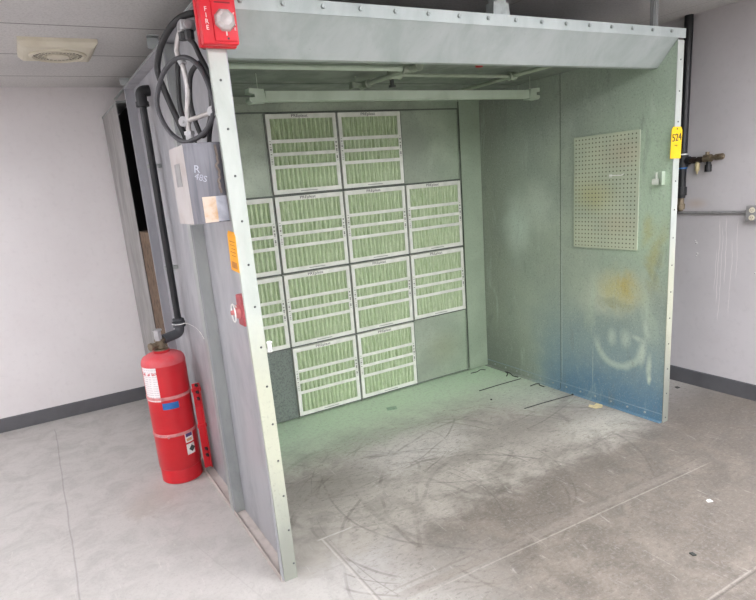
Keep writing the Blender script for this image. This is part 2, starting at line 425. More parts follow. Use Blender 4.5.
M_orange = simple('orange_card', (246, 172, 34), .6, c2=(240, 160, 24), scale=8)
M_peg = None
M_darkblank = simple('dark_speckled_sheet', (118, 128, 120), .6, c2=(88, 96, 90), scale=110)
M_blue = simple('blue_tape', (40, 110, 180), .5)
M_paper = simple('paper_label', (232, 226, 222), .6)
M_rust = simple('rusted_board', (112, 92, 74), .9, c2=(64, 50, 40), scale=22, bmp=.3)
M_ochre = simple('stained_paper', (222, 206, 160), .8)
M_tapebeige = simple('beige_tape', (202, 186, 170), .7, c2=(186, 150, 112), scale=25)
M_tapegrey = simple('grey_tape', (176, 178, 188), .6, c2=(150, 152, 162), scale=25)
M_strap = simple('pale_strap', (214, 140, 140), .5)
M_lightmetal = simple('pale_green_painted_metal', (188, 204, 184), .5, c2=(170, 186, 164), scale=5)
M_pipegreen = simple('oversprayed_pipe', (160, 172, 152), .5, c2=(136, 146, 128), scale=9)
M_conduit = simple('galvanised_conduit', (196, 192, 190), .35, .4)
M_greyconduit = simple('grey_painted_conduit', (150, 148, 148), .5)
M_boxface = simple('brushed_box_face', (120, 120, 126), .35, .5, c2=(96, 96, 102), scale=6, ns=(8, 1, .6))
M_boxside = simple('dusty_box_side', (196, 190, 188), .6, c2=(182, 172, 168), scale=10)

def mat_framecard():
    m, n, b = newmat('filter_card', .75)
    P, x, y, z = n.obj()
    c = n.mix(lin((228, 230, 220)), lin((214, 218, 206)), n.ramp(n.noise(P, 12, 3), .35, .7))
    side = n.add(n.between(x, .008, .018, .0008), n.between(x, .476, .486, .0008))
    tick = n.ramp(n.noise(n.scale(P, (.01, .01, 1)), 95, 2), .50, .53)
    c = n.mix(c, lin((70, 72, 70)), n.mul(n.mul(side, tick), n.mul(n.between(z, .19, .33, .002), .85)))
    c = n.mix(c, lin((90, 92, 88)), n.mul(n.mul(n.between(x, .19, .31, .002), n.between(z, .010, .015, .001)), .7))
    n.link(c, b.inputs['Base Color']); return m
M_frame = mat_framecard()
def mat_media():
    m, n, b = newmat('green_filter_media', .95, 0, .1)
    P, x, y, z = n.obj()
    a = n.noise(n.scale(P, (60, 1, 3)), 3, 4, .7); f = n.noise(P, 120, 3)
    c = n.mix(lin((164, 184, 142)), lin((210, 224, 192)), n.ramp(a, .35, .65))
    c = n.mix(c, lin((150, 162, 134)), n.mul(n.ramp(f, .5, .7), .35))
    n.link(c, b.inputs['Base Color']); bump(n, b, f, .3, .003)
    return m
M_media = mat_media()
def mat_peg():
    m, n, b = newmat('perforated_pegboard', .6)
    P, x, y, z = n.pos()
    py = n.m('FRACT', n.mul(n.add(y, 10), 1/.0254)); pz = n.m('FRACT', n.mul(n.add(z, 10), 1/.0254))
    dy = n.sub(py, .5); dz = n.sub(pz, .5)
    d = n.m('SQRT', n.add(n.mul(dy, dy), n.mul(dz, dz)))
    hole = n.ramp(d, .22, .15)
    a = n.noise(P, 5, 4)
    c = n.mix(lin((184, 192, 166)), lin((172, 182, 160)), n.ramp(a, .35, .7))
    c = n.mix(c, lin((178, 174, 120)), n.mul(n.blob(n.add(y, n.mul(a, .2)), z, .62, 1.37, .22, .14, 0), .6))
    c = n.mix(c, lin((186, 166, 140)), n.mul(n.blob(n.add(y, n.mul(a, .2)), z, .42, 1.62, .2, .12, 0), .4))
    c = n.mix(c, lin((182, 168, 140)), n.mul(n.blob(n.add(y, n.mul(a, .2)), z, .45, 1.2, .22, .1, 0), .35))
    keep = n.mul(n.between(y, .206, .666, .001), n.between(z, 1.06, 1.73, .001))
    c = n.mix(c, lin((62, 66, 52)), n.mul(n.mul(hole, keep), .85))
    n.link(c, b.inputs['Base Color']); return m
M_peg = mat_peg()
def mat_clear():
    m, n, b = newmat('clear_lens', .12)
    b.inputs['Base Color'].default_value = lin((232, 226, 224)); b.inputs['Transmission Weight'].default_value = .6
    return m
M_clear = mat_clear()
M_reflector = simple('bright_reflector', (240, 238, 238), .15, .3)
def mat_emit(name, c, s):
    m = bpy.data.materials.new(name); m.use_nodes = True
    b = m.node_tree.nodes['Principled BSDF']; b.inputs['Base Color'].default_value = (.9, .9, .9, 1)
    b.inputs['Emission Color'].default_value = lin(c); b.inputs['Emission Strength'].default_value = s
    return m
M_emit = mat_emit('lit_diffuser', (249, 250, 255), 13.0)

# ------------------------------------------------------------------ the room
XL0, YF0 = -3.6, -5.2
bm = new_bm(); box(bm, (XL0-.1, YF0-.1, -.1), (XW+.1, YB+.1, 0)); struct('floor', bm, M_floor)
bm = new_bm(); box(bm, (XL0-.1, YF0-.1, HC), (XW+.1, YB+.1, HC+.1)); struct('ceiling', bm, M_ceil)
bm = new_bm(); box(bm, (XL0-.1, YB, 0), (XW+.1, YB+.1, HC)); struct('wall_back', bm, M_wallb)
bm = new_bm(); box(bm, (XW, YF0-.1, 0), (XW+.1, YB, HC)); struct('wall_right', bm, M_wallr)
bm = new_bm(); box(bm, (XL0-.1, YF0-.1, 0), (XL0, YB, HC)); struct('wall_left', bm, M_wallb)
bm = new_bm(); box(bm, (XL0, YF0-.1, 0), (XW, YF0, HC)); struct('wall_front', bm, M_wallb)
bm = new_bm(); prism(bm, [(YB, 0), (YB-.012, 0), (YB-.008, .10), (YB-.003, .106), (YB, .106)], 0, XL0, XW); struct('baseboard_back', bm, M_base)
bm = new_bm(); prism(bm, [(XW, 0), (XW-.012, 0), (XW-.008, .10), (XW-.003, .106), (XW, .106)], 1, YF0, YB-.012); struct('baseboard_right', bm, M_base)
bm = new_bm(); prism(bm, [(XW, HC), (XW-.022, HC), (XW-.022, HC-.003), (XW-.003, HC-.003), (XW-.003, HC-.022), (XW, HC-.022)], 1, YF0, YB); struct('trim_1', bm, M_wallr)


# unseen ceiling lamps; the last few added to brighten booth and right wall
LAMPS = [(1.7, -1.5), (-1.3, -1.2), (-1.5, 1.3), (1.7, -3.1), (-1.3, -3.6), (3.2, -1.9), (3.1, -3.4), (.2, -2.9)]
for i, (x, y) in enumerate(LAMPS):
    t = thing('unseen_ceiling_light', 'unseen lit fluorescent troffer set in the ceiling tiles before the booth', 'ceiling light', (x, y, HC), 'ceiling troffers lighting the room')
    bm = new_bm()
    for a, b_ in (((x-.6, y-.3, HC-.012), (x+.6, y-.28, HC)), ((x-.6, y+.28, HC-.012), (x+.6, y+.3, HC)), ((x-.6, y-.28, HC-.012), (x-.58, y+.28, HC)), ((x+.58, y-.28, HC-.012), (x+.6, y+.28, HC))): box(bm, a, b_)
    obj('frame', bm, M_white, t)
    bm = new_bm(); box(bm, (x-.58, y-.28, HC-.008), (x+.58, y+.28, HC-.002)); obj('diffuser', bm, M_emit, t)

# ------------------------------------------------------------------ the spray booth
booth = thing('spray_booth', 'large open-fronted galvanised metal spray booth with a green dusted interior', 'spray booth', (XI, 0, 0))
T = .003
# left side panels: sheet with flanges turned outwards
def side_panel(y0, y1):
    bm = new_bm()
    box(bm, (XI, y0, .004), (XI+T, y1, ZT))
    box(bm, (XO, y0, .004), (XI, y0+T, ZT)); box(bm, (XO, y1-T, .004), (XI, y1, ZT))
    box(bm, (XO, y0+T, ZT-T), (XI, y1-T, ZT))
    for s in (y0+.006, y1-.018):
        box(bm, (XO, s, .004), (XO+T, s+.012, ZT))
    return bm
P1 = obj('side_panel', side_panel(.004, .66), M_out, booth)
P2 = obj('side_panel', side_panel(.662, 1.76), M_out, booth)
# extra stiffener channel standing at the joint
bm = new_bm(); box(bm, (XO-.004, .645, .004), (XO+.0, .70, ZT-.01)); box(bm, (XO, .645, .004), (XI, .648, ZT-.01)); box(bm, (XO, .697, .004), (XI, .70, ZT-.01))
obj('joint_channel', bm, M_outg, booth, label='grey vertical channel joining two side panels')
# base channel on the floor
bm = new_bm(); box(bm, (XO, .004, 0), (XI-.001, .643, .008)); box(bm, (XO-.003, .004, 0), (XO, 1.75, .026)); box(bm, (XO, .702, 0), (XI-.001, 1.75, .008))
obj('base_channel', bm, M_basech, booth, label='dusty pinkish grey base channel')
# front flange, left (wide face towards the room)
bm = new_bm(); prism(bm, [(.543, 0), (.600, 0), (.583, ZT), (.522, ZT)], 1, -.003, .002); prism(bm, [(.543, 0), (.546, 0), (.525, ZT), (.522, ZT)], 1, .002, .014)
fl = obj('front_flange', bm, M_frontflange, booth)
def rivet_mesh(r=.0045, h=.003):
    bm = new_bm(); lathe(bm, [(r, 0), (r, h*.4), (r*.7, h), (0, h)], (0, 0, 0), 10, Matrix.Rotation(PI/2, 4, 'X'))
    bmesh.ops.recalc_face_normals(bm, faces=bm.faces[:])
    me = bpy.data.meshes.new('rivet'); bm.to_mesh(me); bm.free(); me.materials.append(M_rivet); return me
RM = rivet_mesh()
def rivet(name, mesh, loc, parent):
    o = bpy.data.objects.new(name, mesh); COL.objects.link(o); o.parent = parent; o.location = Vector(loc)-parent_world(parent); return o
for k in range(13): rivet('rivet', RM, (.5665+(1.33-(1.954-.157*k))*.019, -.003, 1.954-.157*k), fl)
# right side
bm = new_bm(); box(bm, (XR, .004, .004), (XR+T, .80, ZT)); box(bm, (XR+T, .797, .004), (XRO, .80, ZT)); box(bm, (XR+T, .004, ZT-T), (XRO, .80, ZT))
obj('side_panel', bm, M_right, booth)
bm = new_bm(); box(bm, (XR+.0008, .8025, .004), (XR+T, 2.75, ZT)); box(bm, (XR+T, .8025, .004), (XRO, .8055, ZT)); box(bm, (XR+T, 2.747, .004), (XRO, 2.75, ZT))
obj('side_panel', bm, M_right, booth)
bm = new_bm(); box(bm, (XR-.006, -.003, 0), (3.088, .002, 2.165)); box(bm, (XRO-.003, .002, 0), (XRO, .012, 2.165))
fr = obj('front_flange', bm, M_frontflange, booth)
for k in range(14): rivet('rivet', RM, (XR+.020, -.003, 2.07-.157*k), fr)
# foot angle along the right side, inside
bm = new_bm(); prism(bm, [(XR, 0), (XR-.028, 0), (XR-.028, .003), (XR-.003, .006), (XR-.003, .05), (XR, .05)], 1, .004, 1.598)
ft = obj('foot_angle', bm, M_right, booth)
for k in range(12):
    bm = new_bm(); lathe(bm, [(.007, 0), (.007, .004), (.004, .007), (0, .007)], (XR-.003, .12+.125*k, .032), 8, Matrix.Rotation(-PI/2, 4, 'Y')); obj('bolt', bm, M_bolt, ft)
# header: bolted flange strip and the panel sloping back below it
bm = new_bm(); box(bm, (XI+.012, -.005, 2.176), (XRO, .002, ZT)); box(bm, (XI+.012, .002, ZT-.003), (XRO, .06, ZT))
hf = obj('header_flange', bm, mat_galv('header_flange_paint', (188, 197, 195), (172, 182, 180), .1, .45), booth)
BM = bpy.data.meshes.new('bolt'); b_ = new_bm(); lathe(b_, [(.009, 0), (.009, .005), (.007, .008), (0, .008)], (0, 0, 0), 6, Matrix.Rotation(PI/2, 4, 'X')); bmesh.ops.recalc_face_normals(b_, faces=b_.faces[:]); b_.to_mesh(BM); b_.free(); BM.materials.append(M_bolt)
for k in range(16): rivet('bolt', BM, (.655+.1545*k, -.005, 2.203), hf)
bm = new_bm(); prism(bm, [(.003, 2.182), (.0, 2.176), (.115, 2.050), (.150, 2.050), (.150, 2.053), (.119, 2.054), (.006, 2.180)], 0, XI+T, XR-.0005)
obj('header_panel', bm, M_header, booth)
# roof
bm = new_bm(); box(bm, (XI+T, .062, ZC), (XR-.0005, YD-.004, ZC+.003))
for y in (.55, 1.15):  box(bm, (XI+T, y, ZC-.006), (XR-.0005, y+.03, ZC))
obj('roof_panel', bm, M_roof, booth)
bm = new_bm(); box(bm, (XI+T, .062, ZT-.006), (XR, 2.75, ZT-.002)); obj('roof_deck', bm, M_outg, booth)
# filter rack: back skin with angles between the filters
X0, PT, Z0 = .794, .510, .012
bm = new_bm(); box(bm, (XI+T, YD+.035, .004), (XR-.0005, YD+.038, ZC)); obj('back_skin', bm, simple('rack_backing', (84, 92, 82), .7), booth)
bm = new_bm()
for k in range(5): box(bm, (X0+k*PT-.004, YD-.005, Z0-.008), (X0+k*PT+.004, YD+.034, Z0+4*PT+.004))
for r in range(5): box(bm, (X0-.004, YD-.0045, Z0+r*PT-.004), (X0+4*PT+.004, YD+.034, Z0+r*PT+.004))
obj('filter_rack', bm, simple('rack_angle', (104, 112, 102), .6), booth)
def blank(x0, x1, z0, z1, y=YD-.004, lip=True, mt=None):
    bm = new_bm(); box(bm, (x0, y, z0), (x1, y+.003, z1))
    if lip:
        box(bm, (x0, y-.004, z0), (x0+.006, y, z1)); box(bm, (x1-.006, y-.004, z0), (x1, y, z1))
        box(bm, (x0+.006, y-.004, z1-.006), (x1-.006, y, z1)); box(bm, (x0+.006, y-.004, z0), (x1-.006, y, z0+.006))
    obj('blank_panel', bm, mt or M_green, booth)
g = .0045
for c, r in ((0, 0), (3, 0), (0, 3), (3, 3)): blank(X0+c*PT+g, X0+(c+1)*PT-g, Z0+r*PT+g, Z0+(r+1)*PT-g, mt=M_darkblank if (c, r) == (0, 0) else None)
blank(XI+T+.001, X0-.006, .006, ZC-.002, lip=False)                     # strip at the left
blank(X0+4*PT+.006, 2.842, .006, 2.056, lip=False)
blank(2.848, XR-.002, .006, ZC-.002, y=YD-.010, lip=False)                # corner strip at the right
blank(X0-.004, 2.842, Z0+4*PT+.006, ZC-.002, lip=False)                  # band over the filters
bm = new_bm(); box(bm, (XI+T, YD-.020, Z0+4*PT+.050), (XR-.002, YD-.0105, Z0+4*PT+.056)); obj('rack_lip', bm, M_green, booth)
# plenum behind
bm = new_bm(); box(bm, (XO, 2.14, .3), (XO+T, 2.86, ZT-.02))
obj('plenum_panel', bm, M_plen, booth, label='dull grey plenum side sheet')
bm = new_bm(); box(bm, (XO-.004, 2.10, ZT-.024), (XO+.06, 2.86, ZT-.014)); obj('plenum_rim', bm, M_outg, booth)
bm = new_bm(); box(bm, (XI+.05, 1.66, .004), (XI+.053, 2.84, ZT-.01)); box(bm, (XI+.06, 2.75, .004), (XR, 2.753, ZT-.01)); obj('gap_shade_sheet', bm, M_dark, booth, label='black sheet standing in for the shade inside the side gap')  # black sheets stand in for the darkness inside the open plenum gap
bm = new_bm(); box(bm, (XO+.006, 1.80, .004), (XI+.03, 2.13, 1.39)); bb = obj('access_board', bm, M_rust, booth, label='rusty brown board closing the lower gap')
# top rail strip along the left
bm = new_bm(); box(bm, (XO-.006, -.01, ZT), (XO+.01, 2.14, ZT+.004)); obj('top_rail', bm, M_bolt, booth)
for yy, h in ((.80, .052), (1.66, .032)):
    bm = new_bm(); box(bm, (XO-.03, yy, ZT+.004), (XO+.02, yy+.004, ZT+h), .001); box(bm, (XO-.03, yy-.03, ZT+h), (XO+.02, yy+.004, ZT+h+.003)); obj('hanger_tab', bm, M_outg, booth)
bm = new_bm(); box(bm, (XI+.009, -.008, .985), (XI+.026, .004, 1.03), .003); box(bm, (XI+.015, -.02, .99), (XI+.020, -.006, 1.0), .001); cyl(bm, (XI+.004, -.012, 1.026), (XI+.026, -.012, 1.026), .004, 8)
obj('latch', bm, M_white, booth, label='small white latch on the front flange')

# hangers between booth and ceiling
t = thing('hanger_bracket', 'short galvanised channel bracket standing on the booth header under the ceiling', 'bracket', (1.82, .06, ZT))
bm = new_bm(); prism(bm, [(1.775, ZT), (1.868, ZT), (1.862, ZT+.05), (1.845, ZT+.05), (1.845, ZT+.075), (1.79, ZT+.075), (1.79, ZT+.05), (1.778, ZT+.05)], 1, .004, .05)
obj('channel', bm, M_bolt, t)
bm = new_bm(); cyl(bm, (1.815, .03, ZT+.07), (1.815, .03, HC), .006, 10); obj('threaded_rod', bm, M_rivet, t)
t = thing('ceiling_strut', 'slim metal strut holding the booth corner to the ceiling', 'strut', (2.985, .1, ZT))
bm = new_bm(); box(bm, (2.975, .09, ZT-.002), (2.998, .094, HC)); box(bm, (2.965, .094, ZT-.002), (2.978, .115, HC)); obj('strut', bm, M_outg, t)

# ------------------------------------------------------------------ filters
def make_filter(name):
    t = bpy.data.objects.new(name, None); COL.objects.link(t)
    w = h = .494; y0 = -.012
    fr = .026; L, R_ = fr, w-fr
    bars = [(0, .028), (.158, .180), (.236, .258), (.316, .338), (h-.030, h)]
    bm = new_bm()
    box(bm, (0, y0, 0), (fr, y0+.004, h), .0006); box(bm, (R_, y0, 0), (w, y0+.004, h), .0006)
    for a, b in bars: box(bm, (L, y0, a), (R_, y0+.0038, b), .0006)
    for a, b in (((0, y0+.004, 0), (.003, .03, h)), ((w-.003, y0+.004, 0), (w, .03, h)), ((.003, y0+.004, 0), (w-.003, .03, .003)), ((.003, y0+.004, h-.003), (w-.003, .03, h))): box(bm, a, b)
    f = obj('frame', bm, M_frame, None); f.parent = t
    # pleats
    bm = new_bm(); npl = 15; x = .004; step = (w-.008)/npl
    rows = 9
    for k in range(npl):
        xs = [(.004+k*step, y0+.026), (.004+(k+.38)*step, y0+.008), (.004+(k+.62)*step, y0+.008), (.004+(k+1)*step, y0+.026)]
        cols = []
        for (px, py) in xs:
            cols.append([bm.verts.new((px+.0012*math.sin(3.1*r+k*1.7), py, .004+(h-.008)*r/rows)) for r in range(rows+1)])
        for a, b in zip(cols, cols[1:]):
            for r in range(rows): bm.faces.new((a[r], b[r], b[r+1], a[r+1]))
    p = obj('pleated_media', bm, M_media, None); p.parent = t
    o = text('maker_lettering', 'PREpleat', M_ink, Matrix.Translation((w*.47, y0-.0003, h-.014)) @ FACE_Y, .026, None, .0003, 1.25); o.parent = t
    return t
def ordi(i): return ['top', 'second', 'third', 'bottom'][i]
F0 = make_filter('air_filter'); first = True
for r in range(3, -1, -1):
    cols = (1, 2) if r in (0, 3) else (0, 1, 2, 3)
    for c in cols:
        if first: o = F0; first = False
        else:
            o = F0.copy(); COL.objects.link(o)
            for ch in F0.children:
                k = ch.copy(); COL.objects.link(k); k.parent = o
        j = ((c*37+r*61) % 7-3)*.0004
        o.location = (X0+c*PT+.008+j, YD-.006, Z0+r*PT+.008)
        if len(cols) == 2: pos = 'left one of the two' if c == 1 else 'right one of the two'
        else: pos = ['leftmost, partly hidden by the front flange', 'second from the left', 'third from the left', 'rightmost'][c]
        row = ordi(3-r)
        tag(o, 'pleated green air filter in the %s row, %s' % (row, pos), 'air filter', 'pleated air filters on the booth back wall')
        o.name = 'air_filter'

# ------------------------------------------------------------------ under the booth roof
t = thing('channel_bar', 'long pale metal channel bar hung on wires under the booth roof', 'bar', (1.05, .9, 2.04))
bm = new_bm(); prism(bm, [(.875, 2.016), (.925, 2.016), (.925, 2.064), (.915, 2.064), (.915, 2.060), (.885, 2.060), (.885, 2.064), (.875, 2.064)], 0, 1.055, 2.85); obj('channel', bm, M_lightmetal, t)
for x0, s in ((1.055, -1), (2.85, 1)):
    bm = new_bm(); prism(bm, [(x0, 2.010), (x0+s*.045, 2.010), (x0+s*.075, 2.006), (x0+s*.090, 2.018), (x0+s*.090, 2.032), (x0+s*.060, 2.034), (x0+s*.060, 2.050), (x0+s*.090, 2.054), (x0+s*.086, 2.078), (x0+s*.01, 2.072)], 1, .870, .930); obj('end_bracket', bm, M_lightmetal, t)
    bm = new_bm(); cyl(bm, (x0+s*.03, .9, 2.06), (x0+s*.03, .9, ZC), .0016, 6); cyl(bm, (x0+s*.03-.006, .9, 2.075), (x0+s*.03+.006, .9, 2.075), .005, 8); obj('hanging_wire', bm, M_card, t)
t = thing('sprinkler_pipe', 'pale overspray-coated piping with fittings running under the booth roof', 'pipe', (1.66, .5, 2.11))
bm = new_bm(); cyl(bm, (XI+T, .515, 2.105), (1.655, .515, 2.105), .013, 14); obj('pipe', bm, M_lightmetal, t, True)
bm = new_bm(); cyl(bm, (1.69, .45, 2.105), (1.67, .95, 2.105), .013, 14); obj('pipe', bm, M_pipegreen, t, True)
bm = new_bm(); cyl(bm, (1.75, .72, 2.115), (2.54, .72, 2.115), .009, 12); obj('pipe', bm, M_pipegreen, t, True)
bm = new_bm(); cyl(bm, (2.55, .36, 2.115), (2.57, 1.58, 2.115), .012, 12); obj('pipe', bm, M_pipegreen, t, True)
for (a, b) in (((1.64, .515, 2.105), (1.68, .515, 2.105)), ((1.69, .44, 2.105), (1.688, .49, 2.105)), ((1.672, .90, 2.105), (1.67, .97, 2.105)), ((1.70, .72, 2.115), (1.76, .72, 2.115)), ((2.535, .72, 2.115), (2.575, .72, 2.115))):
    bm = new_bm(); cyl(bm, a, b, .021, 14); d = (Vector(b)-Vector(a)).normalized(); cyl(bm, Vector(a)-d*.004, Vector(a)+d*.004, .025, 8); cyl(bm, Vector(b)-d*.004, Vector(b)+d*.004, .025, 8); obj('fitting', bm, M_pipegreen, t, True)
bm = new_bm(); cyl(bm, (1.76, .80, 2.13), (1.76, .80, 2.075), .012, 10); cyl(bm, (1.76, .80, 2.078), (1.76, .80, 2.066), .02, 8); box(bm, (1.74, .79, 2.11), (1.78, .81, ZC)); obj('nozzle', bm, M_rivet, t)
bm = new_bm(); cyl(bm, (1.60, .95, 2.105), (1.70, .95, 2.105), .016, 10); box(bm, (1.585, .93, 2.085), (1.605, .97, 2.12), .003); cyl(bm, (1.62, .95, 2.11), (1.62, .95, ZC), .004, 8); obj('fitting', bm, M_pipegreen, t)
t = thing('fire_sprinkler', 'small red-capped nozzle poking down just behind the header', 'sprinkler head', (2.03, .40, ZC))
bm = new_bm(); cyl(bm, (2.03, .40, 2.113), (2.03, .40, ZC), .010, 12); obj('stem', bm, M_white, t)
bm = new_bm(); lathe(bm, [(.006, -.012), (.018, -.010), (.020, 0), (.012, .008), (.008, .012)], (2.03, .40, 2.105), 14); obj('cap', bm, simple('cap_red', (190, 50, 50), .5), t, True)

# ------------------------------------------------------------------ right inner wall things
t = thing('pegboard', 'speckled perforated pegboard screwed to the right booth wall', 'pegboard', (XR-.012, .466, 1.05))
bm = new_bm(); box(bm, (XR-.016, .200, 1.048), (XR-.0105, .673, 1.742), .001); obj('board', bm, M_peg, t)
bm = new_bm()
for a, b in (((XR-.0105, .206, 1.055), (XR-.0008, .226, 1.735)), ((XR-.0105, .647, 1.055), (XR-.0008, .667, 1.735))): box(bm, a, b)
obj('batten', bm, M_card, t)
t = thing('peg_hook', 'thin white metal hook sticking out of the pegboard', 'hook', (XR-.016, .37, 1.49))
bm = new_bm(); tube(bm, catmull([(XR-.014, .392, 1.493), (XR-.03, .390, 1.494), (XR-.038, .375, 1.495), (XR-.040, .30, 1.494), (XR-.040, .285, 1.500)], 5), .0026, 8); obj('rod', bm, M_white, t, True)
bm = new_bm(); box(bm, (XR-.019, .382, 1.482), (XR-.016, .402, 1.503), .001); obj('back_plate', bm, M_card, t)
t = thing('tool_holder', 'small square pale green holder clip on the booth wall near the front flange', 'holder', (XR, .08, 1.45))
bm = new_bm(); box(bm, (XR-.004, .045, 1.425), (XR-.0005, .115, 1.50), .001); box(bm, (XR-.030, .045, 1.425), (XR-.004, .050, 1.50), .001); box(bm, (XR-.028, .05, 1.425), (XR-.004, .115, 1.430), .001); obj('bracket', bm, M_lightmetal, t)
bm = new_bm(); box(bm, (XR-.026, .075, 1.430), (XR-.010, .110, 1.462), .003); cyl(bm, (XR-.016, .088, 1.46), (XR-.016, .088, 1.495), .006, 10); obj('clip', bm, M_card, t)

# yellow tag on the right flange, orange tag on the left
t = thing('yellow_tag', 'bright yellow card tag with handwritten digits on the right front flange', 'tag', (3.04, -.006, 1.65))
Mt = Matrix.Translation((3.050, -.0075, 1.647)) @ Matrix.Rotation(.03, 4, 'Y')
bm = new_bm(); poly = [(-.046, -.083), (.046, -.083), (.046, .066), (.034, .083), (-.034, .083), (-.046, .066)]
prism(bm, poly, 1, -.0012, .0012); bmesh.ops.transform(bm, matrix=Mt, verts=bm.verts[:]); obj('card', bm, M_yellow, t)
text('handwriting', '524', M_black, Mt @ Matrix.Translation((0, -.0022, .026)) @ Matrix.Rotation(-.12, 4, 'Y') @ FACE_Y, .056, t, .0010)
text('handwriting', '..,', M_black, Mt @ Matrix.Translation((-.005, -.0022, -.004)) @ FACE_Y, .04, t, .0010)
bm = new_bm(); cyl(bm, Mt @ Vector((0, -.0015, .072)), Mt @ Vector((0, .004, .072)), .005, 12); obj('eyelet', bm, M_ink, t)
t = thing('orange_tag', 'orange card tag hanging on the left side panel beside the front flange', 'tag', (XO, .03, 1.38))
Mo = Matrix.Translation((XO-.006, .036, 1.377)) @ Matrix.Rotation(.06, 4, 'X')
bm = new_bm(); poly = [(-.045, -.073), (.045, -.073), (.045, .058), (.032, .073), (-.032, .073), (-.045, .058)]
prism(bm, poly, 0, -.001, .001); bmesh.ops.transform(bm, matrix=Mo, verts=bm.verts[:]); obj('card', bm, M_orange, t)
bm = new_bm()
for k in range(5): box(bm, (-.0016, -.032, .035-k*.013), (-.0010, .028-(k % 3)*.008, .038-k*.013))
bmesh.ops.transform(bm, matrix=Mo, verts=bm.verts[:]); obj('printed_lines', bm, simple('faded_print', (196, 120, 30), .7), t)
bm = new_bm(); box(bm, (-.0016, -.034, -.062), (-.0010, .03, -.038)); bmesh.ops.transform(bm, matrix=Mo, verts=bm.verts[:]); obj('printed_patch', bm, simple('brown_print', (200, 130, 60), .7), t)

# ------------------------------------------------------------------ fire alarm horn strobe
t = thing('fire_alarm', 'red wall horn strobe with white FIRE lettering on the booth corner', 'fire alarm', (.565, -.02, 2.12))
ax, az = .556, 2.132
bm = new_bm(); box(bm, (ax-.062, -.028, az-.082), (ax+.062, -.006, az+.10), .004); obj('back_box', bm, M_redp, t)
bm = new_bm(); box(bm, (ax-.060, -.062, az-.080), (ax+.062, -.028, az+.10), .008)
box(bm, (ax-.022, -.070, az-.072), (ax+.054, -.060, az+.096), .005)
obj('housing', bm, M_redp, t, True)
bm = new_bm()
for k in range(5): box(bm, (ax-.012, -.0712, az+.040+k*.010), (ax+.040, -.0695, az+.0445+k*.010))
obj('grille', bm, simple('dark_red', (150, 20, 32), .5), t)
bm = new_bm(); lathe(bm, [(.034, 0), (.036, .004), (.032, .014), (.020, .021), (0, .023)], (ax+.016, -.068, az-.010), 8, Matrix.Rotation(PI/2, 4, 'X') @ Matrix.Rotation(PI/8, 4, 'Z')); obj('strobe_lens', bm, M_clear, t)
bm = new_bm(); lathe(bm, [(.026, 0), (.026, .002), (.010, .004), (.008, .015), (0, .016)], (ax+.018, -.0695, az-.012), 16, Matrix.Rotation(PI/2, 4, 'X')); obj('reflector', bm, M_reflector, t)
for i, ch in enumerate('FIRE'):
    text('fire_lettering', ch, M_white, Matrix.Translation((ax-.040, -.0625, az+.022-i*.018)) @ FACE_Y, .020, t, .0006)
    text('fire_lettering', ch, M_white, Matrix.Translation((ax+.048, -.0708, az+.010-i*.015)) @ FACE_Y, .011, t, .0008)
bm = new_bm(); cyl(bm, (ax+.022, -.0715, az-.064), (ax+.022, -.069, az-.064), .0035, 10); obj('screw', bm, M_black, t)
bm = new_bm(); box(bm, (ax+.016, -.0712, az-.055), (ax+.020, -.0698, az-.040)); obj('indicator_mark', bm, M_white, t)

# ------------------------------------------------------------------ electrical gear on the left side
t = thing('electrical_box', 'galvanised steel electrical box with chalk marks, on the left side panel', 'electrical box', (.47, .14, 1.487))
bm = new_bm(); box(bm, (.404, .040, 1.487), (XI-.001, .255, 1.757), .002); obj('housing', bm, M_boxside, t, label='dusty pale box housing')
bm = new_bm(); box(bm, (.404, .036, 1.487), (.532, .0405, 1.759), .001); box(bm, (.402, .034, 1.751), (.534, .0365, 1.760), .001); obj('front_cover', bm, M_boxface, t, label='dark brushed metal cover')
bm = new_bm(); box(bm, (.4025, .12, 1.62), (.404, .20, 1.70)); obj('faded_sticker', bm, simple('grey_sticker', (160, 158, 158), .6), t)
bm = new_bm(); box(bm, (.444, .0345, 1.489), (.492, .0362, 1.578)); obj('tape_patch', bm, M_tapebeige, t, label='beige stained tape patch')
bm = new_bm(); box(bm, (.492, .0342, 1.491), (.531, .0360, 1.578)); obj('tape_patch', bm, M_tapegrey, t, label='grey tape patch')
bm = new_bm(); rnd = random.Random(5)
pts = [(.513, .034, 1.75)]
for k in range(16): pts.append((.508+rnd.random()*.010, .033, 1.745-k*.0105))
tube(bm, catmull(pts, 3), .004, 6); obj('sealant_bead', bm, simple('grubby_sealant', (140, 128, 120), .8), t)
text('chalk_writing', 'R', M_tapegrey, Matrix.Translation((.440, .0355, 1.672)) @ Matrix.Rotation(.1, 4, 'Y') @ FACE_Y, .036, t, .0004)
text('chalk_writing', '48S', M_tapegrey, Matrix.Translation((.450, .0355, 1.643)) @ Matrix.Rotation(.35, 4, 'Y') @ FACE_Y, .030, t, .0004)

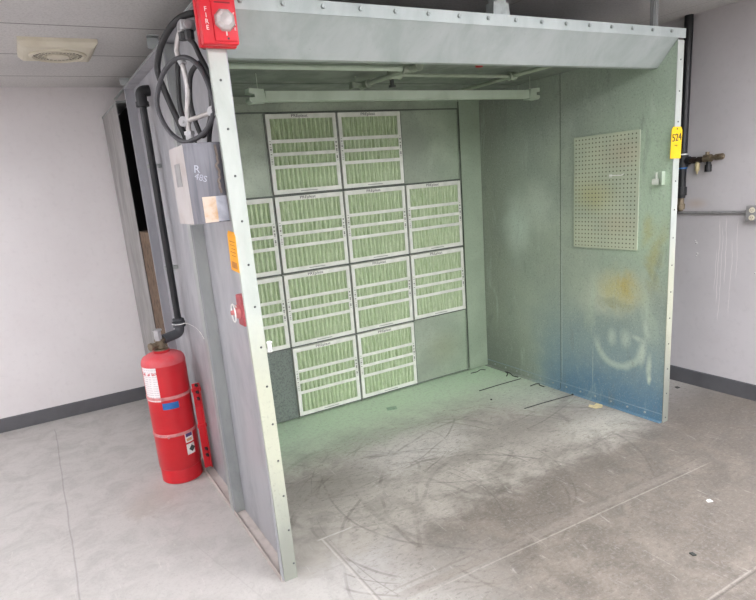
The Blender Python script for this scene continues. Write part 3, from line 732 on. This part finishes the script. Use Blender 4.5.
t = thing('conduit', 'thin galvanised conduit dropping into the top of the electrical box', 'conduit', (.466, .17, 1.757))
bm = new_bm(); tube(bm, catmull([(.468, .175, 1.757), (.470, .172, 1.86), (.482, .158, 1.95), (.478, .163, 2.03), (.468, .175, 2.08), (.480, .160, 2.13), (.492, .148, 2.145)], 6), .0095, 12); obj('pipe', bm, M_conduit, t, True)
bm = new_bm(); cyl(bm, (.468, .175, 1.757), (.469, .174, 1.80), .015, 12); cyl(bm, (.469, .174, 1.80), (.469, .174, 1.812), .019, 8); obj('connector', bm, M_alu, t, True)
bm = new_bm(); cyl(bm, (.462, .190, 1.847), (.536, .060, 1.863), .0085, 12); obj('cross_arm', bm, M_conduit, t, True)
for p in ((.462, .186, 1.847), (.535, .062, 1.863)):
    bm = new_bm(); d = Vector((-.7, -.7, 0)).normalized(); cyl(bm, Vector(p)-d*.016, Vector(p)+d*.014, .018, 14); cyl(bm, Vector(p)+d*.014, Vector(p)+d*.020, .007, 6); obj('clamp', bm, M_alu, t, True)
bm = new_bm(); cyl(bm, (.479, .161, 2.035), (.474, .168, 2.055), .014, 12); obj('connector', bm, M_alu, t, True)
t = thing('junction_fitting', 'small cast metal junction fitting with dark gland nuts under the top rail', 'junction fitting', (.49, .13, 2.13))
bm = new_bm(); box(bm, (.478, .115, 2.135), (.53, .17, 2.170), .005); cyl(bm, (.50, .115, 2.15), (.50, .095, 2.15), .014, 10); obj('body', bm, M_alu, t)
bm = new_bm(); cyl(bm, (.505, .12, 2.105), (.505, .12, 2.135), .017, 8); cyl(bm, (.490, .15, 2.110), (.490, .15, 2.135), .015, 8); cyl(bm, (.535, .09, 2.12), (.575, .05, 2.12), .018, 10); obj('gland_nut', bm, M_black, t)
bm = new_bm(); box(bm, (.535, .03, 2.07), (.585, .10, 2.14), .004); obj('cable_boot', bm, simple('blue_grey_boot', (84, 86, 98), .5), t)

t = thing('cable_coil', 'coil of grey-black rubber cable hanging above the electrical box', 'cable', (.49, .14, 1.79))
loop1 = [(.396, .308, 1.923), (.416, .271, 2.003), (.442, .227, 2.042), (.471, .175, 2.055), (.497, .131, 2.040), (.517, .096, 1.998), (.529, .074, 1.936), (.533, .067, 1.879), (.518, .094, 1.823), (.487, .148, 1.786), (.445, .221, 1.781), (.410, .283, 1.838)]
bm = new_bm(); tube(bm, catmull([(a, b-.022, c) for a, b, c in loop1], 5, True), .0085, 10, True); obj('loop', bm, simple('grey_cable', (74, 74, 78), .45), t, True)
loop2 = [(.515, .099, 2.027), (.495, .133, 2.005), (.486, .149, 1.965), (.482, .157, 1.899), (.489, .144, 1.83), (.500, .125, 1.790), (.518, .094, 1.823), (.531, .07, 1.886), (.533, .07, 1.968), (.528, .08, 2.014)]
bm = new_bm(); tube(bm, catmull([(a+.004, b+.006, c) for a, b, c in loop2], 5, True), .009, 10, True); obj('loop', bm, M_black, t, True)
bm = new_bm(); tube(bm, catmull([(.500, .12, 2.11), (.512, .104, 2.089), (.522, .092, 2.05), (.538, .072, 1.99), (.541, .066, 1.92), (.537, .075, 1.87), (.522, .10, 1.80), (.52, .12, 1.762)], 5), .009, 10); obj('strand', bm, M_black, t, True)
bm = new_bm(); tube(bm, catmull([(.472, .19, 2.055), (.462, .20, 1.989), (.458, .208, 1.899), (.468, .20, 1.84), (.49, .19, 1.765)], 5), .009, 10); obj('strand', bm, M_black, t, True)
t = thing('power_cable', 'thick black cable looping out over the booth top rail', 'cable', (.45, .24, 1.83))
bm = new_bm(); tube(bm, catmull([(.525, .10, 2.185), (.494, .135, 2.182), (.464, .190, 2.162), (.435, .240, 2.117), (.419, .266, 2.069), (.414, .275, 2.031), (.421, .268, 1.985), (.436, .250, 1.913), (.456, .225, 1.829), (.47, .21, 1.765)], 6), .0115, 12); obj('cable', bm, M_black, t, True)

# manual release on the left panel
t = thing('pull_station', 'red manual release station with a wire ring on the left side panel', 'pull station', (XI, .03, 1.15))
bm = new_bm(); box(bm, (XO-.010, .012, 1.098), (XI, .075, 1.215), .004); obj('box', bm, simple('faded_red', (180, 88, 92), .55, c2=(150, 60, 66), scale=30), t)
bm = new_bm(); lathe(bm, [(.026, 0), (.028, .004), (.022, .016), (.010, .020), (.008, .032), (0, .033)], (XO-.008, .058, 1.150), 18, Matrix.Rotation(-PI/2, 4, 'Y')); obj('knob', bm, simple('pinkish_cap', (196, 120, 118), .5), t, True)
bm = new_bm(); tube(bm, [(XO-.034, .046+.024*math.cos(a), 1.150+.034*math.sin(a)) for a in [2*PI*k/24 for k in range(24)]], .0026, 8, True); cyl(bm, (XO-.034, .046, 1.184), (XO-.008, .05, 1.158), .003, 8); obj('pull_ring', bm, M_white, t, True)

# ------------------------------------------------------------------ red suppression cylinder and its pipe
cx_, cy_ = .414, 1.268; R0 = .1190
t = thing('suppression_cylinder', 'red pressurised fire suppression cylinder standing against the left side panel', 'cylinder', (cx_, cy_, 0))
bm = new_bm(); lathe(bm, [(.110, 0), (.114, .004), (.114, .075), (.112, .082), (R0, .092), (R0, .700), (.1182, .710), (.115, .724), (.106, .738), (.084, .750), (.055, .758), (.045, .760), (.045, .772), (0, .772)], (cx_, cy_, .001), 48)
obj('tank', bm, M_red, t, True)
bm = new_bm(); lathe(bm, [(R0+.0008, .700), (.119, .710), (.1158, .7245), (.1068, .7388), (.0848, .7508), (.056, .7588), (.05, .7598)], (cx_, cy_, .001), 48); obj('shoulder', bm, M_redcap, t, True, label='dusty pink shoulder')
for z in (.300, .520):
    bm = new_bm(); lathe(bm, [(R0+.0005, z-.009), (R0+.003, z-.008), (R0+.003, z+.008), (R0+.0005, z+.009)], (cx_, cy_, 0), 48)
    cyl(bm, (cx_-.06, cy_-.106, z), (cx_-.06, cy_-.124, z), .008, 8); obj('strap', bm, M_strap, t, True)
def curved_patch(a0, a1, z0, z1, r, th=.0008, seg=12, z_skew=0):
    bm = new_bm(); vin = []; vo = []
    for k in range(seg+1):
        a = math.radians(a0+(a1-a0)*k/seg)
        for rr, L in ((r, vin), (r+th, vo)):
            L.append((bm.verts.new((cx_+rr*math.cos(a), cy_+rr*math.sin(a), z0)), bm.verts.new((cx_+rr*math.cos(a), cy_+rr*math.sin(a), z1))))
    for k in range(seg):
        bm.faces.new((vo[k][0], vo[k+1][0], vo[k+1][1], vo[k][1])); bm.faces.new((vin[k][1], vin[k+1][1], vin[k+1][0], vin[k][0]))
        bm.faces.new((vo[k][1], vo[k+1][1], vin[k+1][1], vin[k][1])); bm.faces.new((vin[k][0], vin[k+1][0], vo[k+1][0], vo[k][0]))
    for q in (0, seg): bm.faces.new((vin[q][0], vo[q][0], vo[q][1], vin[q][1]))
    return bm
def mat_label():
    m, n, b = newmat('printed_sheet', .6)
    P, x, y, z = n.obj()
    fz = n.m('FRACT', n.mul(n.add(z, 5), 1/.013)); ln_ = n.ramp(n.m('ABSOLUTE', n.sub(fz, .5)), .22, .12)
    br = n.ramp(n.noise(n.scale(P, (60, 60, 8)), 2, 3), .42, .5)
    c = n.mix(lin((236, 228, 228)), lin((168, 158, 166)), n.mul(n.mul(ln_, br), .6))
    c = n.mix(c, lin((206, 90, 96)), n.mul(n.mul(n.between(z, .655, .672, .002), n.ramp(n.noise(P, 60, 2), .45, .5)), .9))
    n.link(c, b.inputs['Base Color']); return m
obj('instruction_label', curved_patch(188, 238, .505, .700, R0+.0006), mat_label(), t, label='white printed instruction sheet')
obj('blue_tape', curved_patch(240, 281, .458, .496, R0+.0035, seg=14), M_blue, t, label='strip of blue tape')
for z0, z1 in ((.238, .300), (.165, .228)):
    obj('hazard_label', curved_patch(283, 308, z0, z1, R0+.0006), M_paper, t, label='small white hazard label')
obj('hazard_print', curved_patch(285, 305, .272, .293, R0+.0014), simple('purple_print', (86, 60, 110), .6), t)
obj('hazard_print', curved_patch(286, 302, .246, .262, R0+.0014), simple('orange_print', (214, 160, 120), .6), t)
bm = new_bm(); M_ = Matrix.Translation((cx_+(R0+.001)*math.cos(math.radians(299)), cy_+(R0+.001)*math.sin(math.radians(299)), .197)) @ Matrix.Rotation(math.radians(299), 4, 'Z') @ Matrix.Rotation(PI/4, 4, 'X')
box(bm, (-.001, -.015, -.015), (.0012, .015, .015)); bmesh.ops.transform(bm, matrix=M_, verts=bm.verts[:]); obj('hazard_diamond', bm, M_ink, t)
# valve
bm = new_bm(); lathe(bm, [(.042, 0), (.042, .012), (.028, .016), (.024, .05), (.030, .055), (.030, .068), (.016, .07), (.014, .085), (0, .085)], (cx_, cy_, .768), 10)
cyl(bm, (cx_, cy_, .808), (cx_-.055, cy_-.03, .805), .017, 10); cyl(bm, (cx_-.05, cy_-.028, .805), (cx_-.062, cy_-.034, .805), .022, 8)
obj('valve', bm, M_brass, t, True)
bm = new_bm(); cyl(bm, (cx_-.008, cy_-.012, .83), (cx_-.008, cy_-.012, .885), .021, 6); cyl(bm, (cx_-.008, cy_-.012, .885), (cx_-.008, cy_-.012, .891), .026, 12); obj('valve_cap', bm, M_alu, t)
# bracket against the panel
bm = new_bm(); box(bm, (.530, 1.188, .04), (XI-.018, 1.192, .56), .001); box(bm, (XI-.022, 1.168, .04), (XI-.018, 1.188, .56), .001)
for z in (.300, .520): box(bm, (.525, 1.183, z-.010), (XI-.010, 1.198, z+.012), .002)
obj('mounting_bracket', bm, M_red, t)
for z in (.47, .51, .55, .12, .16):
    bm = new_bm(); cyl(bm, (.553, 1.188, z), (.553, 1.171, z), .009, 6); cyl(bm, (.553, 1.173, z), (.553, 1.158, z), .005, 8); obj('bolt', bm, M_black, t)

t = thing('discharge_pipe', 'black painted pipe rising from the red cylinder up the side panel', 'pipe', (.541, 1.32, .85))
px, py = .541, 1.32; pr = .019
bm = new_bm(); cyl(bm, (px, py, .87), (px, py, 2.09), pr, 20); obj('pipe', bm, M_blackpipe, t, True)
bm = new_bm(); tube(bm, catmull([(px, py, .90), (px, py, .865), (px-.016, py-.008, .838), (cx_+.055, cy_+.030, .828), (cx_+.018, cy_+.01, .826)], 6), .027, 14)
cyl(bm, (px, py, .872), (px, py, .902), .036, 10); cyl(bm, (px, py, .907), (px, py, .920), .032, 10); obj('elbow', bm, simple('grey_black_fitting', (72, 74, 78), .45), t, True)
bm = new_bm(); tube(bm, catmull([(px, py, 2.07), (px, py, 2.115), (px+.01, py, 2.135), (px+.046, py, 2.14)], 6), .028, 14); cyl(bm, (px, py, 2.06), (px, py, 2.085), .034, 10); obj('elbow', bm, M_black, t, True)
for z in (1.75, 1.2):
    bm = new_bm(); box(bm, (px-.026, py-.004, z), (XI, py+.026, z+.02), .002); obj('pipe_clip', bm, M_outg, t)
t = thing('tie_wire', 'thin pale wire tied round the black pipe above the red cylinder', 'wire', (px, py, .9))
bm = new_bm(); tube(bm, catmull([(px-.03, py-.037, .892), (px+.0, py-.05, .892), (px+.030, py-.07, .896), (XI-.015, 1.06, .905), (XI-.006, 1.0, .885), (XI-.004, .95, .860)], 6), .0018, 6)
tube(bm, [(px+.039*math.cos(a), py+.039*math.sin(a), .892) for a in [2*PI*k/20 for k in range(20)]], .0018, 6, True); obj('wire', bm, M_white, t)

# ------------------------------------------------------------------ ceiling extractor
t = thing('ceiling_vent', 'square cream extractor cover with round grille on the ceiling', 'vent', (.215, 1.67, HC))
vx, vy = .215, 1.67
bm = new_bm()
def ring(w, z): return [(vx-w, vy-w, z), (vx+w, vy-w, z), (vx+w, vy+w, z), (vx-w, vy+w, z)]
lv = [ring(.185, HC), ring(.185, HC-.018), ring(.165, HC-.040), ring(.150, HC-.044)]
V = [[bm.verts.new(p) for p in r] for r in lv]
for a, b in zip(V, V[1:]):
    for k in range(4): bm.faces.new((a[k], a[(k+1) % 4], b[(k+1) % 4], b[k]))
bm.faces.new(V[0]); bm.faces.new(list(reversed(V[-1])))
obj('cover', bm, M_cream, t)
bm = new_bm(); lathe(bm, [(.140, -.0442), (.140, -.052), (.128, -.056), (.120, -.050), (.120, -.0442)], (vx, vy, HC), 48); obj('rim', bm, M_cream, t, True)
bm = new_bm(); lathe(bm, [(.120, -.0445), (.120, -.0465), (0, -.0465)], (vx, vy, HC), 48); obj('grille_backing', bm, M_dark, t)
bm = new_bm()
for k in range(28):
    a = 2*PI*k/28; d = Vector((math.cos(a), math.sin(a), 0)); c0 = Vector((vx, vy, HC-.050)); tube(bm, [c0+d*.055, c0+d*.122], .0016, 5)
for r in (.075, .098): tube(bm, [(vx+r*math.cos(2*PI*k/40), vy+r*math.sin(2*PI*k/40), HC-.051) for k in range(40)], .0018, 5, True)
obj('grille', bm, M_cream, t)
bm = new_bm(); lathe(bm, [(.056, -.0466), (.056, -.054), (.050, -.058), (0, -.060)], (vx, vy, HC), 32); obj('motor_cap', bm, M_cream, t, True)

# ------------------------------------------------------------------ right wall services
ax_, ay_ = 3.728, .385
t = thing('air_line', 'black compressed air pipe coming down the right wall from the ceiling', 'air pipe', (ax_, ay_, 1.25))
bm = new_bm(); cyl(bm, (ax_, ay_, 1.36), (ax_, ay_, HC), .026, 20); obj('pipe', bm, M_blackpipe, t, True)
bm = new_bm(); cyl(bm, (ax_, ay_, 1.50), (ax_, ay_, 1.575), .034, 16); cyl(bm, (ax_, ay_, 1.54), (ax_, ay_-.05, 1.54), .026, 14); obj('tee', bm, M_black, t, True)
for z in (1.582, 1.494):
    bm = new_bm(); cyl(bm, (ax_, ay_, z-.004), (ax_, ay_, z+.004), .030, 16); obj('tape_band', bm, M_blue if z < 1.5 else M_white, t)
bm = new_bm(); cyl(bm, (ax_, ay_, 1.318), (ax_, ay_, 1.372), .034, 12); cyl(bm, (ax_, ay_, 1.30), (ax_, ay_, 1.322), .026, 8); obj('reducer', bm, M_black, t, True)
bm = new_bm(); cyl(bm, (ax_, ay_, 1.262), (ax_, ay_, 1.302), .020, 10); cyl(bm, (ax_, ay_, 1.225), (ax_, ay_, 1.262), .026, 12); cyl(bm, (ax_-.02, ay_-.012, 1.245), (ax_-.045, ay_-.03, 1.245), .012, 8); cyl(bm, (ax_, ay_, 1.215), (ax_, ay_, 1.226), .016, 8); obj('drain_valve', bm, M_brass, t, True)
t = thing('air_regulator', 'brass and black air regulator branching off the black wall pipe', 'regulator', (ax_, .25, 1.54))
bm = new_bm(); cyl(bm, (ax_, .337, 1.54), (ax_, .235, 1.54), .013, 14); cyl(bm, (ax_, .325, 1.54), (ax_, .300, 1.54), .021, 6); cyl(bm, (ax_, .285, 1.54), (ax_, .258, 1.54), .019, 6); obj('nipple', bm, simple('dark_bronze', (70, 60, 54), .4, .5), t, True)
bm = new_bm(); lathe(bm, [(.004, -.085), (.006, -.07), (.012, -.062), (.015, -.05), (.015, -.02), (.010, -.012), (.010, 0)], (ax_, .283, 1.535), 14); obj('filter_bowl', bm, simple('yellowed_bowl', (206, 192, 148), .3), t, True)
bm = new_bm(); cyl(bm, (ax_, .242, 1.545), (ax_, .195, 1.545), .024, 12); cyl(bm, (ax_, .222, 1.56), (ax_, .222, 1.585), .012, 10); cyl(bm, (ax_, .195, 1.545), (ax_, .165, 1.548), .014, 6); cyl(bm, (ax_, .168, 1.548), (ax_, .125, 1.550), .019, 14); cyl(bm, (ax_, .125, 1.55), (ax_, .118, 1.55), .014, 14); obj('body', bm, M_brass, t, True)
bm = new_bm(); cyl(bm, (ax_, .212, 1.528), (ax_, .212, 1.500), .014, 12); cyl(bm, (ax_, .212, 1.505), (ax_, .212, 1.462), .020, 16); obj('adjusting_knob', bm, M_black, t, True)

t = thing('wall_conduit', 'grey conduit running level along the right wall to the outlet', 'conduit', (XW-.014, .4, 1.2))
bm = new_bm(); cyl(bm, (XW-.013, 2.4, 1.203), (XW-.013, -.036, 1.203), .0105, 14); obj('pipe', bm, M_greyconduit, t, True)
bm = new_bm(); cyl(bm, (XW-.013, -.020, 1.203), (XW-.013, -.038, 1.203), .015, 8); obj('connector', bm, M_greyconduit, t, True)
t = thing('electrical_outlet', 'double socket in a grey surface box on the right wall', 'outlet', (XW, -.095, 1.19))
bm = new_bm(); box(bm, (XW-.045, -.155, 1.150), (XW, -.038, 1.245), .004); obj('back_box', bm, M_greyconduit, t)
bm = new_bm(); box(bm, (XW-.048, -.152, 1.153), (XW-.045, -.041, 1.242), .001); obj('cover_plate', bm, M_greyconduit, t)
for z in (1.175, 1.220):
    bm = new_bm(); lathe(bm, [(.017, 0), (.017, .003), (.015, .004), (0, .004)], (XW-.048, -.078, z), 20, Matrix.Rotation(-PI/2, 4, 'Y')); s = obj('socket', bm, M_cream, t)
    bm = new_bm()
    for dy in (-.006, .006): box(bm, (XW-.0525, -.078+dy-.001, z-.002), (XW-.0518, -.078+dy+.001, z+.006))
    cyl(bm, (XW-.0525, -.078, z-.008), (XW-.0515, -.078, z-.008), .002, 8); obj('slot', bm, M_ink, s)

# ------------------------------------------------------------------ odds and ends on the booth floor
def rod(a, b, label, hook=None):
    t = thing('steel_rod', label, 'rod', a, 'thin dark rods on the booth floor')
    bm = new_bm(); tube(bm, catmull([a, (Vector(a)+Vector(b))/2+Vector((0, .004, 0)), b], 4), .0032, 8); obj('shaft', bm, M_ink, t, True)
    if hook:
        bm = new_bm(); cyl(bm, Vector(b)+Vector((-.004, 0, .001)), Vector(b)+Vector((.006, 0, .001)), .007, 10); obj('rod_head', bm, M_black, t, True)
rod((2.585, 1.163, .0032), (2.99, 1.151, .0032), 'thin dark rod lying nearer the filters, without a head')
rod((2.587, .700, .0032), (3.008, .663, .0032), 'thin dark rod lying nearer the opening, with a black head', True)
def scrap(name, pts, r, label, cat, mat=M_ink):
    bm = new_bm(); tube(bm, catmull(pts, 5), r, 8); o = obj(name, bm, mat, None, True, loc=(pts[0][0], pts[0][1], 0)); tag(o, label, cat)
scrap('wire_scrap', [(2.955, 1.27, .004), (2.985, 1.29, .012), (3.00, 1.33, .014), (3.005, 1.285, .012), (2.99, 1.235, .006), (3.0, 1.19, .004)], .004, 'curled black wire scrap by the right booth wall, behind both rods', 'wire')
scrap('wire_scrap', [(2.925, .985, .004), (2.97, .975, .012), (3.0, .97, .008), (2.985, .95, .006), (2.985, .905, .004)], .0035, 'forked dark wire scrap lying between the two thin rods', 'wire')
scrap('wire_scrap', [(2.80, 1.52, .003), (2.85, 1.50, .008), (2.91, 1.53, .004), (2.94, 1.50, .003)], .003, 'small dark wire scrap in front of the back corner strip', 'wire')
def flat(name, poly, label, cat, mat, h=.0015):
    bm = new_bm(); prism(bm, poly, 2, .0003, h); o = obj(name, bm, mat, None, loc=(poly[0][0], poly[0][1], 0)); tag(o, label, cat)
flat('paper_scrap', [(2.93, .40), (2.975, .385), (3.01, .41), (3.005, .455), (2.96, .44), (2.95, .47), (2.92, .45)], 'torn yellowish paper scrap beside the foot of the right wall', 'paper', M_ochre, .004)
flat('metal_chip', [(2.525, .968), (2.535, .965), (2.54, .975), (2.53, .982)], 'tiny dark chip on the floor between the rods and the filters', 'chip', M_ink, .006)
flat('debris_flake', [(.92, 1.53), (.98, 1.51), (1.02, 1.55), (.98, 1.575), (.94, 1.57)], 'pale green flake under the bottom left blank panel', 'flake', M_card, .006)
flat('debris_flake', [(1.86, 1.30), (1.93, 1.28), (1.95, 1.33), (1.88, 1.35)], 'pale greenish flake on the floor before the bottom row of filters', 'flake', simple('green_flake', (150, 176, 150), .8), .003)
flat('metal_chip', [(3.62, .28), (3.645, .275), (3.65, .30), (3.63, .305)], 'small dark chip on the floor near the right baseboard', 'chip', M_ink, .005)
flat('metal_chip', [(1.98, -.855), (1.995, -.86), (2.0, -.84), (1.985, -.835)], 'small black chip on the bare floor in the right foreground', 'chip', M_ink, .005)
flat('paper_chip', [(2.40, -.665), (2.425, -.675), (2.43, -.655), (2.41, -.65)], 'small white chip on the bare floor at the right', 'chip', M_white, .004)

# ------------------------------------------------------------------ world, camera, view
w = bpy.data.worlds.new('World'); S.world = w; w.use_nodes = True
w.node_tree.nodes['Background'].inputs[0].default_value = (.8, .85, .9, 1); w.node_tree.nodes['Background'].inputs[1].default_value = .3
cam = bpy.data.cameras.new('camera'); co = bpy.data.objects.new('camera', cam); COL.objects.link(co); S.camera = co
yaw, pitch, roll = 0.4983585987582661, -0.2440545505290683, -0.08670792472445422
cyw, syw, cp, sp = math.cos(yaw), math.sin(yaw), math.cos(pitch), math.sin(pitch)
fwd = Vector((syw*cp, cyw*cp, sp)); rt = Vector((cyw, -syw, 0)); up = rt.cross(fwd)
c, s_ = math.cos(roll), math.sin(roll)
r2 = c*rt+s_*up; u2 = -s_*rt+c*up
Mx = Matrix((r2, u2, -fwd)).transposed().to_4x4(); Mx.translation = Vector((-0.10436, -2.06765, 1.58084))
co.matrix_world = Mx
cam.sensor_fit = 'HORIZONTAL'; cam.sensor_width = 36; cam.lens = 586.694*36/756
cam.shift_x = 13.954/756; cam.shift_y = 28.9756/756
cam.clip_start = .05; cam.clip_end = 60
S.view_settings.view_transform = 'Standard'; S.view_settings.look = 'None'; S.view_settings.exposure = 1.02; S.view_settings.gamma = 1.0
S.view_settings.use_curve_mapping = False
S.cycles.use_denoising = True
S.cycles.max_bounces = 8; S.cycles.diffuse_bounces = 5
